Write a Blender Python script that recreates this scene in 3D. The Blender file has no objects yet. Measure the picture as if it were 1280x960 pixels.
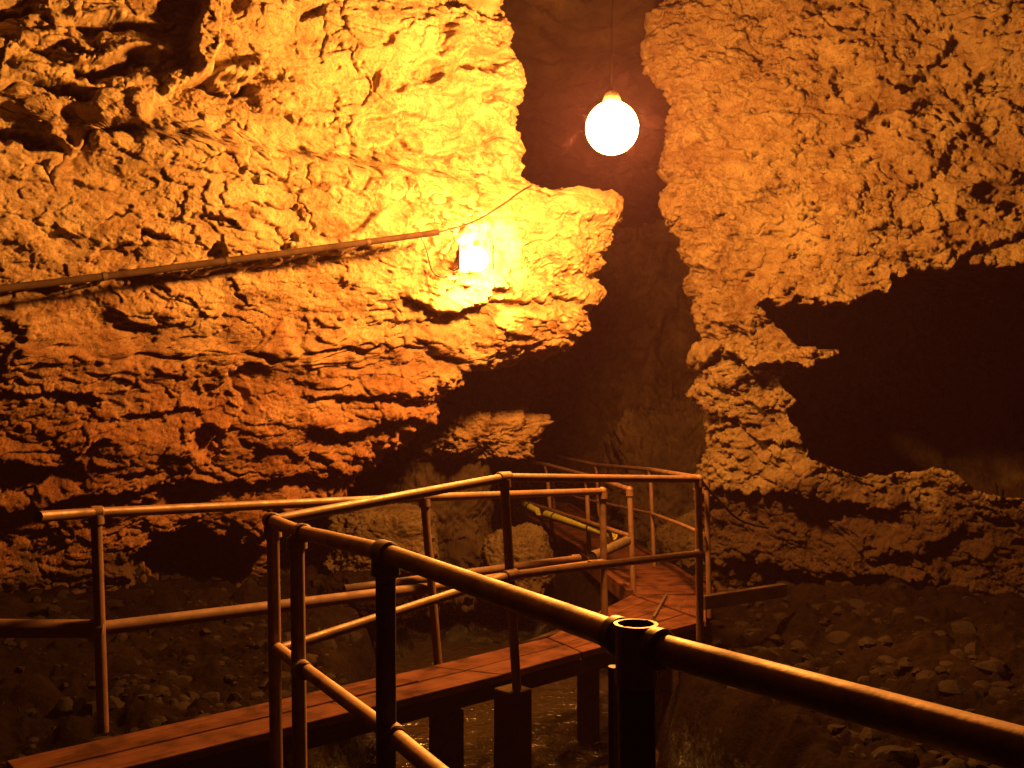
import bpy, math, random
import numpy as np
from mathutils import Vector, Matrix
random.seed(4)
rng = np.random.default_rng(7)
S = bpy.context.scene
COL = S.collection
PI = math.pi

# ------------------------------------------------------------------ camera
F = 1150.0; CAMH = 1.5; TH = math.atan(45 / F)
ct, st = math.cos(TH), math.sin(TH)
cam_d = bpy.data.cameras.new('camera'); cam = bpy.data.objects.new('camera', cam_d); COL.objects.link(cam)
cam_d.sensor_width = 36.0; cam_d.lens = F / 1280 * 36.0; cam_d.clip_end = 200; cam_d.clip_start = 0.05
cam.location = (0, 0, CAMH); cam.rotation_euler = (PI / 2 + TH, 0, 0)
S.camera = cam

def P(x, y, Y):
    """survey point of the photograph turned into a place in the cave: Y metres ahead of the photographer"""
    a = (x - 640) / F; b = (480 - y) / F
    dy = ct - b * st; dz = st + b * ct
    t = Y / dy
    return Vector((a * t, Y, CAMH + dz * t))

def proj(X):
    x, y, z = X[..., 0], X[..., 1], X[..., 2] - CAMH
    d = np.maximum(y * ct + z * st, 0.3); up = -y * st + z * ct
    return 640 + F * x / d, 480 - F * up / d

# ------------------------------------------------------------------ noise
def _h(ix, iy, iz, seed):
    n = (ix.astype(np.int64) * 374761393 + iy.astype(np.int64) * 668265263 + iz.astype(np.int64) * 2147483647 + seed * 974634777) & 0xffffffff
    n = ((n ^ (n >> 13)) * 1274126177) & 0xffffffff
    n = ((n ^ (n >> 16)) * 2246822519) & 0xffffffff
    return (n ^ (n >> 15)) & 0xffffffff
_G = rng.normal(size=(256, 3)).astype(np.float32); _G /= np.linalg.norm(_G, axis=1)[:, None]

def perlin(p, seed=0):
    i = np.floor(p); f = (p - i).astype(np.float32); i = i.astype(np.int64)
    w = f * f * f * (f * (f * 6 - 15) + 10)
    out = np.zeros(p.shape[0], np.float32)
    for dx in (0, 1):
        wx = w[:, 0] if dx else 1 - w[:, 0]
        for dy in (0, 1):
            wy = w[:, 1] if dy else 1 - w[:, 1]
            for dz in (0, 1):
                wz = w[:, 2] if dz else 1 - w[:, 2]
                g = _G[_h(i[:, 0] + dx, i[:, 1] + dy, i[:, 2] + dz, seed) & 255]
                out += wx * wy * wz * (g[:, 0] * (f[:, 0] - dx) + g[:, 1] * (f[:, 1] - dy) + g[:, 2] * (f[:, 2] - dz))
    return out * 1.5

def fbm(p, octv=4, seed=0, gain=0.5, ridge=False):
    o = np.zeros(p.shape[0], np.float32); a = 1.0; q = p.copy(); tot = 0
    for k in range(octv):
        n = perlin(q, seed + k)
        if ridge: n = 1 - 2 * np.abs(n)
        o += a * n; tot += a; a *= gain; q = q * 2.03 + 3.7
    return o / tot

def worley(p, seed=0):
    i = np.floor(p).astype(np.int64); f = p - i
    f1 = np.full(p.shape[0], 9.0, np.float32); f2 = f1.copy(); cid = np.zeros(p.shape[0], np.float32)
    for dx in (-1, 0, 1):
        for dy in (-1, 0, 1):
            for dz in (-1, 0, 1):
                h = _h(i[:, 0] + dx, i[:, 1] + dy, i[:, 2] + dz, seed)
                ox = (h & 1023) / 1023.0; oy = ((h >> 10) & 1023) / 1023.0; oz = ((h >> 20) & 1023) / 1023.0
                d = np.sqrt((dx + ox - f[:, 0]) ** 2 + (dy + oy - f[:, 1]) ** 2 + (dz + oz - f[:, 2]) ** 2).astype(np.float32)
                c = d < f1
                f2 = np.where(c, f1, np.minimum(f2, d))
                cid = np.where(c, ((h >> 5) & 4095) / 4095.0, cid)
                f1 = np.where(c, d, f1)
    return f1, f2, cid

def sstep(a, b, x):
    t = np.clip((x - a) / (b - a), 0, 1); return t * t * (3 - 2 * t)

def terrace(x, k, sharp=.3):
    y = x * k; i = np.floor(y); return (i + sstep(1 - sharp, 1, y - i)) / k

# ------------------------------------------------------------------ materials
def new_mat(name):
    m = bpy.data.materials.new(name); m.use_nodes = True
    nt = m.node_tree; nt.nodes.clear()
    o = nt.nodes.new('ShaderNodeOutputMaterial'); b = nt.nodes.new('ShaderNodeBsdfPrincipled')
    nt.links.new(b.outputs[0], o.inputs[0])
    return m, nt, b

def node(nt, t, **kw):
    n = nt.nodes.new(t)
    for k, v in kw.items():
        if k in n.inputs: n.inputs[k].default_value = v
        else: setattr(n, k, v)
    return n

def ramp(nt, src, stops):
    r = nt.nodes.new('ShaderNodeValToRGB'); e = r.color_ramp.elements
    while len(e) < len(stops): e.new(0.5)
    for k, (p, c) in enumerate(stops):
        e[k].position = p; e[k].color = (*c, 1) if len(c) == 3 else c
    nt.links.new(src, r.inputs[0]); return r.outputs[0]

def mix(nt, fac, a, b, mode='MIX'):
    m = nt.nodes.new('ShaderNodeMix'); m.data_type = 'RGBA'; m.blend_type = mode
    for k, v in ((0, fac), (6, a), (7, b)):
        if hasattr(v, 'node'): nt.links.new(v, m.inputs[k])
        else: m.inputs[k].default_value = v if not isinstance(v, tuple) else (*v, 1)
    return m.outputs[2]

def noise(nt, co, scale, detail=6, rough=0.6, dist=0.0):
    n = node(nt, 'ShaderNodeTexNoise'); n.inputs['Scale'].default_value = scale; n.inputs['Detail'].default_value = detail
    n.inputs['Roughness'].default_value = rough; n.inputs['Distortion'].default_value = dist
    nt.links.new(co, n.inputs['Vector']); return n.outputs['Fac']

def rock_mat(name, c_hi, c_mid, c_lo, rough=(0.75, 0.95), bump=0.02, spec=0.12, fine=70, gloom=None, fade_tint=None, cracks=0.0):
    m, nt, b = new_mat(name)
    co = node(nt, 'ShaderNodeNewGeometry').outputs['Position']
    n1 = noise(nt, co, 1.3, 8, 0.62, 0.6); n2 = noise(nt, co, 9, 6, 0.65); n3 = noise(nt, co, fine, 4, 0.7)
    base = ramp(nt, n1, [(0.28, c_lo), (0.48, c_mid), (0.72, c_hi)])
    var = ramp(nt, n2, [(0.3, (0.68, 0.6, 0.55)), (0.55, (1, 1, 1)), (0.75, (1.0, 0.98, 0.92))])
    c = mix(nt, 0.8, base, var, 'MULTIPLY')
    n4 = noise(nt, co, 3.2, 7, 0.7, 1.0)
    c = mix(nt, 0.85, c, ramp(nt, n4, [(0.36, (0.58, 0.44, 0.36)), (0.5, (0.95, 0.92, 0.9)), (0.64, (1.12, 1.14, 1.1))]), 'MULTIPLY')
    sp = ramp(nt, n3, [(0.32, (0.42, 0.34, 0.28)), (0.46, (1, 1, 1)), (0.7, (1.1, 1.1, 1.08))])
    c = mix(nt, 0.75, c, sp, 'MULTIPLY')
    if cracks:
        # fine dirt-filled fractures
        for sc_, wd_, amt_ in ((5.5, 0.012, 0.75), (15.0, 0.03, 0.6)):
            wv = node(nt, 'ShaderNodeTexNoise'); wv.inputs['Scale'].default_value = sc_ * .7; wv.inputs['Detail'].default_value = 5; nt.links.new(co, wv.inputs['Vector'])
            ad = node(nt, 'ShaderNodeVectorMath', operation='MULTIPLY_ADD'); nt.links.new(wv.outputs['Color'], ad.inputs[0]); ad.inputs[1].default_value = (.45, .45, .3); nt.links.new(co, ad.inputs[2])
            vo = node(nt, 'ShaderNodeTexVoronoi', feature='DISTANCE_TO_EDGE'); vo.inputs['Scale'].default_value = sc_ * .55; nt.links.new(ad.outputs[0], vo.inputs['Vector'])
            ck = ramp(nt, vo.outputs['Distance'], [(0.0, (1, 1, 1)), (wd_, (0, 0, 0))])
            mk = ramp(nt, noise(nt, co, sc_ * .35, 4, 0.6), [(0.47, (0, 0, 0)), (0.6, (amt_,) * 3)])
            fk = mix(nt, 1.0, ck, mk, 'MULTIPLY')
            c = mix(nt, fk, c, (0.05, 0.028, 0.014))
    if fade_tint:
        # ragged darker, redder tint down the face, painting in the lamplight's fall-off
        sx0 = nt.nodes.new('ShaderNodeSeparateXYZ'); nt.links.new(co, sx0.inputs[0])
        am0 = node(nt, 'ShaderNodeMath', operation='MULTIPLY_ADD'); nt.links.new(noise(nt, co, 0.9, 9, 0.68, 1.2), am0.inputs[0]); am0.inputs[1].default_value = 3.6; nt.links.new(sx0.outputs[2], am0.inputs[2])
        mr0 = nt.nodes.new('ShaderNodeMapRange'); nt.links.new(am0.outputs[0], mr0.inputs[0]); mr0.inputs[1].default_value = fade_tint[0] + 1.8 - .9; mr0.inputs[2].default_value = fade_tint[0] + 1.8 + .9
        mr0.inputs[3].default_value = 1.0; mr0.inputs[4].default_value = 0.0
        c = mix(nt, mr0.outputs[0], c, mix(nt, 1.0, c, fade_tint[1], 'MULTIPLY'))
    if gloom:
        # dark brown band below a ragged line, painting in the dimness near the floor
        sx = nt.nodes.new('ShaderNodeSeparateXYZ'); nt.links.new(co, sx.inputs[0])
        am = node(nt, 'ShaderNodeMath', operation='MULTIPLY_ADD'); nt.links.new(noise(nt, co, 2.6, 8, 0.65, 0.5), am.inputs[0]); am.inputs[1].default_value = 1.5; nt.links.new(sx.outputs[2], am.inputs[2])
        mr = nt.nodes.new('ShaderNodeMapRange'); nt.links.new(am.outputs[0], mr.inputs[0]); mr.inputs[1].default_value = gloom[0] + .75 - .16; mr.inputs[2].default_value = gloom[0] + .75 + .16
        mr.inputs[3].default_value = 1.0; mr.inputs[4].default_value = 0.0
        mc = mix(nt, n2, (0.045, 0.022, 0.012), gloom[1])
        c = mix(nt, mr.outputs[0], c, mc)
    nt.links.new(c, b.inputs['Base Color'])
    rr = nt.nodes.new('ShaderNodeMapRange'); nt.links.new(n2, rr.inputs[0]); rr.inputs[1].default_value = 0.3; rr.inputs[2].default_value = 0.7
    rr.inputs[3].default_value, rr.inputs[4].default_value = rough; nt.links.new(rr.outputs[0], b.inputs['Roughness'])
    b.inputs['Specular IOR Level'].default_value = spec
    bp = node(nt, 'ShaderNodeBump'); bp.inputs['Strength'].default_value = 1.0; bp.inputs['Distance'].default_value = bump
    nb = noise(nt, co, fine * 0.6, 7, 0.72, 0.3); nt.links.new(nb, bp.inputs['Height']); nt.links.new(bp.outputs[0], b.inputs['Normal'])
    return m

M = {}
M['wall_left'] = rock_mat('pale_limestone', (0.437, 0.335, 0.211), (0.374, 0.273, 0.160), (0.281, 0.187, 0.101), cracks=1.0, fade_tint=(2.25, (.56, .36, .29)), gloom=(0.4, (.05, .028, .016)))  # lower face tinted darker in place of fading lamplight
M['wall_right'] = rock_mat('pitted_limestone', (0.1409, 0.1041, 0.0593), (0.1127, 0.0774, 0.0421), (0.0763, 0.0466, 0.0241), bump=0.026, spec=0.1, fine=60, cracks=1.0, gloom=(0.88, (.016, .0105, .0065)))  # foot of this face painted dim
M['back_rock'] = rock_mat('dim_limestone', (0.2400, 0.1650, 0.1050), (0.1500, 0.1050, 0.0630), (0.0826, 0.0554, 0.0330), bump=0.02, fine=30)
M['roof_rock'] = rock_mat('dark_roof_rock', (0.05, 0.033, 0.02), (0.035, 0.023, 0.014), (0.02, 0.014, 0.009), bump=0.02, fine=30)  # plain very dark rock colour
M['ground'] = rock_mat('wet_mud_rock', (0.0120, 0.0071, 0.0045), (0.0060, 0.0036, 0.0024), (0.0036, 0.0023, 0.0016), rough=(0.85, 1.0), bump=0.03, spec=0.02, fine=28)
gm = M['ground'].node_tree; gb = next(n for n in gm.nodes if n.type == 'BSDF_PRINCIPLED')
gco = node(gm, 'ShaderNodeNewGeometry').outputs['Position']; gs = node(gm, 'ShaderNodeSeparateXYZ'); gm.links.new(gco, gs.inputs[0])
wet = node(gm, 'ShaderNodeMath', operation='MULTIPLY_ADD'); gm.links.new(noise(gm, gco, 16, 5, 0.7, 0.4), wet.inputs[0]); wet.inputs[1].default_value = -1.1; gm.links.new(gs.outputs[2], wet.inputs[2])
wr = node(gm, 'ShaderNodeMapRange'); gm.links.new(wet.outputs[0], wr.inputs[0])
for k_, v_ in ((1, -1.26), (2, -0.98), (3, 1.0), (4, 0.0)): wr.inputs[k_].default_value = v_
gl = mix(gm, wr.outputs[0], (0.02, 0.02, 0.02), (0.3, 0.3, 0.3)); gm.links.new(gl, gb.inputs['Specular IOR Level'])
gr = mix(gm, wr.outputs[0], (0.95, 0.95, 0.95), (0.12, 0.12, 0.12)); gm.links.new(gr, gb.inputs['Roughness'])
M['rubble'] = rock_mat('rubble_stone', (0.0169, 0.0102, 0.0062), (0.0090, 0.0054, 0.0034), (0.0040, 0.0025, 0.0018), rough=(0.6, 0.95), bump=0.012, spec=0.08, fine=50)
M['ledge'] = rock_mat('ledge_limestone', (0.27, 0.18, 0.10), (0.21, 0.13, 0.07), (0.12, 0.07, 0.036), bump=0.03, fine=30, cracks=1.0)
M['boulder'] = rock_mat('boulder_rock', (0.1122, 0.0825, 0.0462), (0.0825, 0.0561, 0.0314), (0.0462, 0.0297, 0.0165), rough=(0.6, 0.95), bump=0.03, spec=0.12, fine=35)

def metal_mat(name, c, c2, rough=0.38, metallic=0.55, spec=0.3):
    m, nt, b = new_mat(name)
    co = node(nt, 'ShaderNodeNewGeometry').outputs['Position']
    n1 = noise(nt, co, 9, 6, 0.65); n2 = noise(nt, co, 120, 4, 0.6)
    c0 = mix(nt, ramp(nt, n1, [(0.42, (0, 0, 0)), (0.66, (1, 1, 1))]), c, c2)
    c1 = mix(nt, 0.4, c0, ramp(nt, n2, [(0.3, (0.5, 0.45, 0.4)), (0.55, (1, 1, 1))]), 'MULTIPLY')
    nt.links.new(c1, b.inputs['Base Color'])
    b.inputs['Metallic'].default_value = metallic; b.inputs['Specular IOR Level'].default_value = spec
    nt.links.new(ramp(nt, n1, [(0.3, (rough - .06,) * 3), (0.7, (rough + .2,) * 3)]), b.inputs['Roughness'])
    bp = node(nt, 'ShaderNodeBump'); bp.inputs['Strength'].default_value = 0.35; bp.inputs['Distance'].default_value = 0.0015
    nt.links.new(n2, bp.inputs['Height']); nt.links.new(bp.outputs[0], b.inputs['Normal'])
    return m
M['rail'] = metal_mat('galvanised_pipe', (0.15, 0.082, 0.055), (0.08, 0.039, 0.025), 0.44, 0.22, 0.25)
M['rail_near'] = metal_mat('lightened_pipe', (0.36, 0.22, 0.155), (0.22, 0.12, 0.078), 0.54, 0.55, 0.3)  # rail metal made paler, painting in light on the near side
M['rail_dark'] = metal_mat('rusty_iron', (0.10, 0.07, 0.05), (0.06, 0.035, 0.02), 0.55, 0.4)
M['conduit'] = metal_mat('old_conduit', (0.06, 0.036, 0.026), (0.035, 0.02, 0.013), 0.8, 0.0, 0.04)
M['yellow_pipe'] = metal_mat('yellow_plastic_pipe', (0.42, 0.40, 0.09), (0.30, 0.27, 0.05), 0.3, 0.0)
M['black'] = metal_mat('black_tape', (0.015, 0.013, 0.012), (0.02, 0.016, 0.013), 0.6, 0.0)
M['cord'] = metal_mat('black_rubber', (0.004, 0.0035, 0.003), (0.003, 0.003, 0.003), 0.9, 0.0, 0.0)
M['grey_pipe'] = metal_mat('grey_water_pipe', (0.105, 0.056, 0.042), (0.07, 0.036, 0.026), 0.6, 0.05, 0.15)

def wood_mat(name, c1, c2):
    m, nt, b = new_mat(name)
    tc = node(nt, 'ShaderNodeTexCoord').outputs['UV']
    mp = node(nt, 'ShaderNodeMapping'); nt.links.new(tc, mp.inputs[0]); mp.inputs['Scale'].default_value = (1.5, 22, 1)
    n1 = noise(nt, mp.outputs[0], 2.2, 7, 0.65, 0.8)
    co = node(nt, 'ShaderNodeNewGeometry').outputs['Position']
    n2 = noise(nt, co, 5, 6, 0.6)
    c = ramp(nt, n1, [(0.3, c2), (0.45, tuple(v * .8 for v in c1)), (0.62, c1), (0.7, tuple(v * 1.25 for v in c1))])
    c = mix(nt, 0.9, c, ramp(nt, n2, [(0.36, (0.32, 0.27, 0.24)), (0.5, (0.85, 0.83, 0.8)), (0.64, (1.15, 1.12, 1.1))]), 'MULTIPLY')
    nt.links.new(c, b.inputs['Base Color']); b.inputs['Roughness'].default_value = 0.85; b.inputs['Specular IOR Level'].default_value = 0.06
    bp = node(nt, 'ShaderNodeBump'); bp.inputs['Strength'].default_value = 0.6; bp.inputs['Distance'].default_value = 0.004
    nt.links.new(n1, bp.inputs['Height']); nt.links.new(bp.outputs[0], b.inputs['Normal'])
    return m
M['wood'] = wood_mat('worn_plank', (0.070, 0.026, 0.017), (0.033, 0.0115, 0.008))
M['wood_dark'] = wood_mat('dark_timber', (0.035, 0.02, 0.012), (0.018, 0.010, 0.0065))

def emit_mat(name, col, s):
    m = bpy.data.materials.new(name); m.use_nodes = True; nt = m.node_tree; nt.nodes.clear()
    o = nt.nodes.new('ShaderNodeOutputMaterial'); e = nt.nodes.new('ShaderNodeEmission')
    e.inputs[0].default_value = (*col, 1); e.inputs[1].default_value = s; nt.links.new(e.outputs[0], o.inputs[0]); return m
LAMPCOL = (1.0, 0.385, 0.06)
M['lamp_a'] = emit_mat('glowing_globe', LAMPCOL, 2280)
M['lamp_b'] = emit_mat('glowing_bulb', LAMPCOL, 1250)

m, nt, b = new_mat('stream_water')
b.inputs['Base Color'].default_value = (0.02, 0.013, 0.008, 1); b.inputs['Roughness'].default_value = 0.04; b.inputs['IOR'].default_value = 1.33
co = node(nt, 'ShaderNodeNewGeometry').outputs['Position']
bp = node(nt, 'ShaderNodeBump'); bp.inputs['Strength'].default_value = 1.0; bp.inputs['Distance'].default_value = 0.09
nt.links.new(noise(nt, co, 6, 3, 0.5, 1.5), bp.inputs['Height']); nt.links.new(bp.outputs[0], b.inputs['Normal'])
M['water'] = m

# ------------------------------------------------------------------ object helpers
def link(o, parent=None):
    COL.objects.link(o)
    if parent is not None: o.parent = parent
    return o

def tag(o, label=None, cat=None, group=None, kind=None):
    for k, v in (('label', label), ('category', cat), ('group', group), ('kind', kind)):
        if v: o[k] = v
    return o

def thing(name, label, cat, loc, group=None):
    o = bpy.data.objects.new(name, None); COL.objects.link(o); o.location = loc; o.empty_display_size = .1
    return tag(o, label, cat, group)

class MB:
    def __init__(s): s.v = []; s.f = []; s.uv = []
    def ring_tube(s, pts, rad, n=20, caps=True):
        pts = [Vector(p) for p in pts]; b0 = len(s.v); up = None
        if not hasattr(rad, '__len__'): rad = [rad] * len(pts)
        for i, p in enumerate(pts):
            t = (pts[min(i + 1, len(pts) - 1)] - pts[max(i - 1, 0)]).normalized()
            if up is None: up = t.orthogonal().normalized()
            up = (up - t * up.dot(t)).normalized(); w = t.cross(up)
            for k in range(n):
                a = 2 * PI * k / n; s.v.append(p + (up * math.cos(a) + w * math.sin(a)) * rad[i])
        for i in range(len(pts) - 1):
            for k in range(n):
                a = b0 + i * n + k; b = b0 + i * n + (k + 1) % n
                s.f.append((a, b, b + n, a + n))
        if caps:
            s.f.append(tuple(b0 + k for k in range(n))[::-1]); s.f.append(tuple(b0 + (len(pts) - 1) * n + k for k in range(n)))
        return s
    def prism(s, poly, z0, z1):
        """flat polygon (counter-clockwise list of xy) given a thickness"""
        b = len(s.v); n = len(poly)
        s.v += [Vector((x, y, z0)) for x, y in poly] + [Vector((x, y, z1)) for x, y in poly]
        s.f.append(tuple(b + k for k in range(n))[::-1]); s.f.append(tuple(b + n + k for k in range(n)))
        for k in range(n): s.f.append((b + k, b + (k + 1) % n, b + n + (k + 1) % n, b + n + k))
        return s
    def box(s, c, size, R=None):
        b = len(s.v); c = Vector(c); R = R or Matrix.Identity(3)
        for z in (-1, 1):
            for y in (-1, 1):
                for x in (-1, 1): s.v.append(c + R @ Vector((x * size[0] / 2, y * size[1] / 2, z * size[2] / 2)))
        for f in ((0, 2, 3, 1), (4, 5, 7, 6), (0, 1, 5, 4), (1, 3, 7, 5), (3, 2, 6, 7), (2, 0, 4, 6)): s.f.append(tuple(b + k for k in f))
        return s
    def sphere(s, c, r, nu=32, nv=16, sz=1.0):
        b = len(s.v); c = Vector(c)
        for j in range(1, nv):
            t = PI * j / nv
            for k in range(nu):
                a = 2 * PI * k / nu; s.v.append(c + Vector((r * math.sin(t) * math.cos(a), r * math.sin(t) * math.sin(a), sz * r * math.cos(t))))
        s.v += [c + Vector((0, 0, r * sz)), c - Vector((0, 0, r * sz))]; T, B = len(s.v) - 2, len(s.v) - 1
        for j in range(nv - 2):
            for k in range(nu):
                a = b + j * nu + k; d = b + j * nu + (k + 1) % nu; s.f.append((a, a + nu, d + nu, d))
        for k in range(nu):
            s.f.append((T, b + k, b + (k + 1) % nu)); q = b + (nv - 2) * nu; s.f.append((B, q + (k + 1) % nu, q + k))
        return s
    def build(s, name, mat, parent=None, smooth=True, bevel=0.0, along=None):
        off = parent.matrix_world.translation.copy() if parent is not None else Vector((0, 0, 0))
        if parent is not None:
            off = Vector((0, 0, 0)); q = parent
            while q is not None: off += q.location; q = q.parent
        me = bpy.data.meshes.new(name); me.from_pydata([v - off for v in s.v], [], s.f)
        if along is not None:
            uv = me.uv_layers.new(); a = Vector((*along, 0)).normalized(); b = Vector((-a.y, a.x, 0)); k = random.random() * 9
            for lp in me.loops:
                p = s.v[lp.vertex_index]; uv.data[lp.index].uv = (p.dot(a) + k, p.dot(b) + p.z + k * 3)
        me.materials.append(mat); me.update()
        if smooth: me.shade_smooth(); me.set_sharp_from_angle(angle=math.radians(40))
        o = bpy.data.objects.new(name, me); link(o, parent)
        if bevel:
            bv = o.modifiers.new('bevel', 'BEVEL'); bv.width = bevel; bv.segments = 2; bv.limit_method = 'ANGLE'
        return o

def smooth_path(pts, n=8):
    pts = [Vector(p) for p in pts]; out = []
    for i in range(len(pts) - 1):
        p0 = pts[max(i - 1, 0)]; p1 = pts[i]; p2 = pts[i + 1]; p3 = pts[min(i + 2, len(pts) - 1)]
        for k in range(n):
            t = k / n
            out.append(0.5 * ((2 * p1) + (p2 - p0) * t + (2 * p0 - 5 * p1 + 4 * p2 - p3) * t * t + (3 * p1 - p0 - 3 * p2 + p3) * t ** 3))
    out.append(pts[-1]); return out

def grid_obj(name, X, mat, kind='structure', parent=None, flip=False, closed=False):
    nv, nu = X.shape[:2]
    me = bpy.data.meshes.new(name)
    co = X.reshape(-1, 3).astype(np.float32)
    idx = np.arange(nv * nu).reshape(nv, nu)
    if closed: idx = np.concatenate([idx, idx[:, :1]], axis=1)
    q = np.stack([idx[:-1, :-1], idx[:-1, 1:], idx[1:, 1:], idx[1:, :-1]], axis=-1).reshape(-1, 4)
    if flip: q = q[:, ::-1]
    me.vertices.add(len(co)); me.vertices.foreach_set('co', co.ravel())
    me.loops.add(q.size); me.loops.foreach_set('vertex_index', np.ascontiguousarray(q).ravel().astype(np.int32))
    me.polygons.add(len(q)); me.polygons.foreach_set('loop_start', np.arange(0, q.size, 4, dtype=np.int32))
    me.update(calc_edges=True); me.validate()
    me.materials.append(mat); me.shade_smooth()
    o = bpy.data.objects.new(name, me); link(o, parent)
    if kind: o['kind'] = kind
    return o

def normals(X, flip):
    du = np.gradient(X, axis=1); dv = np.gradient(X, axis=0)
    n = np.cross(du, dv); n /= np.maximum(np.linalg.norm(n, axis=2), 1e-9)[..., None]
    return -n if flip else n

# ------------------------------------------------------------------ rock wall sheets
def wall_sheet(A, e, side, zs, us, sil, r, turn, lean, back_len, n_arc, n_back, npix=1.0):
    """a rock face in plan: straight run from A along e, a rounded corner whose place changes with height, then a run into the passage.
    side=+1 when the corner turns left, -1 when it turns right"""
    h0 = math.atan2(e[1], e[0])
    nrm = np.array([e[1], -e[0]]) * side           # towards the visitor
    rows = []; 
    sy, sx = np.array(sil).T
    Ls = []
    for z in zs:
        off = lean(z); a = np.array(A) + nrm * off; Y = 8.3
        for _ in range(5):
            yp = 525 - (z - CAMH) * F / Y
            xs = np.interp(yp, sy, sx); k = (xs - 640) / F
            u = (k * a[1] - a[0]) / (e[0] - k * e[1]); Y = a[1] + u * e[1]
        psi = math.atan2(1, k); phi = abs(psi - h0)
        Ls.append(u - r * math.tan(phi / 2))
    Ls = np.array(Ls)
    for _ in range(2): Ls = np.convolve(np.pad(Ls, 2, mode='edge'), np.ones(5) / 5, 'valid')
    X = np.zeros((len(zs), len(us) + n_arc + n_back, 3))
    arc = np.linspace(0, turn, n_arc + 1)[1:]
    bk = (np.linspace(0, 1, n_back + 1)[1:] ** 1.6) * back_len
    for j, z in enumerate(zs):
        a = np.array(A) + nrm * lean(z); L = Ls[j]
        uu = us * L                                       # us runs 0..1
        X[j, :len(us), :2] = a + np.outer(uu, e)
        c = a + np.array(e) * L - nrm * r
        ang = math.atan2(nrm[1], nrm[0]) + side * arc
        X[j, len(us):len(us) + n_arc, 0] = c[0] + r * np.cos(ang); X[j, len(us):len(us) + n_arc, 1] = c[1] + r * np.sin(ang)
        hd = h0 + side * turn; p = X[j, len(us) + n_arc - 1, :2]
        X[j, len(us) + n_arc:, :2] = p + np.outer(bk, [math.cos(hd), math.sin(hd)])
        X[j, :, 2] = z
    return X

def poly_ledges(px, py, ledges):
    d = np.zeros_like(px)
    for pts, h, wa, h2, wb in ledges:
        best = np.full(px.shape, 1e9); sg = np.zeros_like(px); over = np.zeros_like(px)
        for i, ((x0, y0), (x1, y1)) in enumerate(zip(pts[:-1], pts[1:])):
            dx, dy = x1 - x0, y1 - y0; l2 = dx * dx + dy * dy; l = math.sqrt(l2)
            t = ((px - x0) * dx + (py - y0) * dy) / l2; tc = np.clip(t, 0, 1)
            dist = np.hypot(px - x0 - tc * dx, py - y0 - tc * dy)
            s = ((py - y0) * dx - (px - x0) * dy) / l
            ov = np.zeros_like(px)
            if i == 0: ov = np.maximum(ov, -t * l)
            if i == len(pts) - 2: ov = np.maximum(ov, (t - 1) * l)
            c = dist < best
            best = np.where(c, dist, best); sg = np.where(c, np.sign(s), sg); over = np.where(c, ov, over)
        sd = best * sg
        w = np.exp(-(over / 14) ** 2) * (best < 6 * max(wa, wb))
        k = 1 / (1 + np.exp(-np.clip(sd / 1.3, -30, 30)))
        d += w * ((1 - k) * h * np.exp(-best / wa) - k * h2 * np.exp(-best / wb))
    return d

def blobs(px, py, lst, nz):
    d = np.zeros_like(px)
    for x, y, rx, ry, rot, h in lst:
        c, s = math.cos(math.radians(rot)), math.sin(math.radians(rot))
        a = ((px - x) * c + (py - y) * s) / rx; b = (-(px - x) * s + (py - y) * c) / ry
        r = np.sqrt(a * a + b * b) + nz * 0.35
        d += h * (1 - sstep(0.55, 1.15, r))
    return d

# ---- left rock face
eL = np.array([4.45, 2.6]) / 5.154
AL = np.array([-3.45, 6.2]) - eL * 2.8
silL = [(-400, 640), (-60, 628), (0, 630), (20, 640), (60, 640), (90, 652), (130, 646), (160, 655), (185, 638), (215, 650), (235, 690), (245, 760), (262, 772), (290, 758),
        (320, 752), (345, 735), (365, 752), (385, 730), (420, 712), (438, 690), (450, 640), (462, 580), (490, 548), (515, 535), (540, 510), (580, 465), (612, 425), (625, 395), (640, 370), (660, 345), (700, 335), (790, 330), (900, 330), (1300, 330)]
zL = np.linspace(-1.0, 5.6, 840)
usL = np.concatenate([np.linspace(0, .2, 80)[:-1], np.linspace(.2, 1, 880)])
leanL = lambda z: 0.16 * (z - 2.6) - 0.16 * max(0, 2.6 - z) - 0.25 * float(sstep(1.3, 0.3, z)) - .1
X = wall_sheet(AL, eL, +1, zL, usL, silL, 0.32, math.radians(80), leanL, 7.5, 60, 60)
B = X.copy(); sh = X.shape[:2]
flat = X.reshape(-1, 3)
wn = np.stack([fbm(flat * 2.2, 4, 11), fbm(flat * 2.2 + 9, 4, 12)], 1)
wf = np.stack([fbm(flat * 9, 3, 14), fbm(flat * 9 + 5, 3, 15)], 1)
px, py = proj(flat)
pxw = px + wn[:, 0] * 26 + wf[:, 0] * 9; pyw = py + wn[:, 1] * 20 + wf[:, 1] * 8
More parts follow.
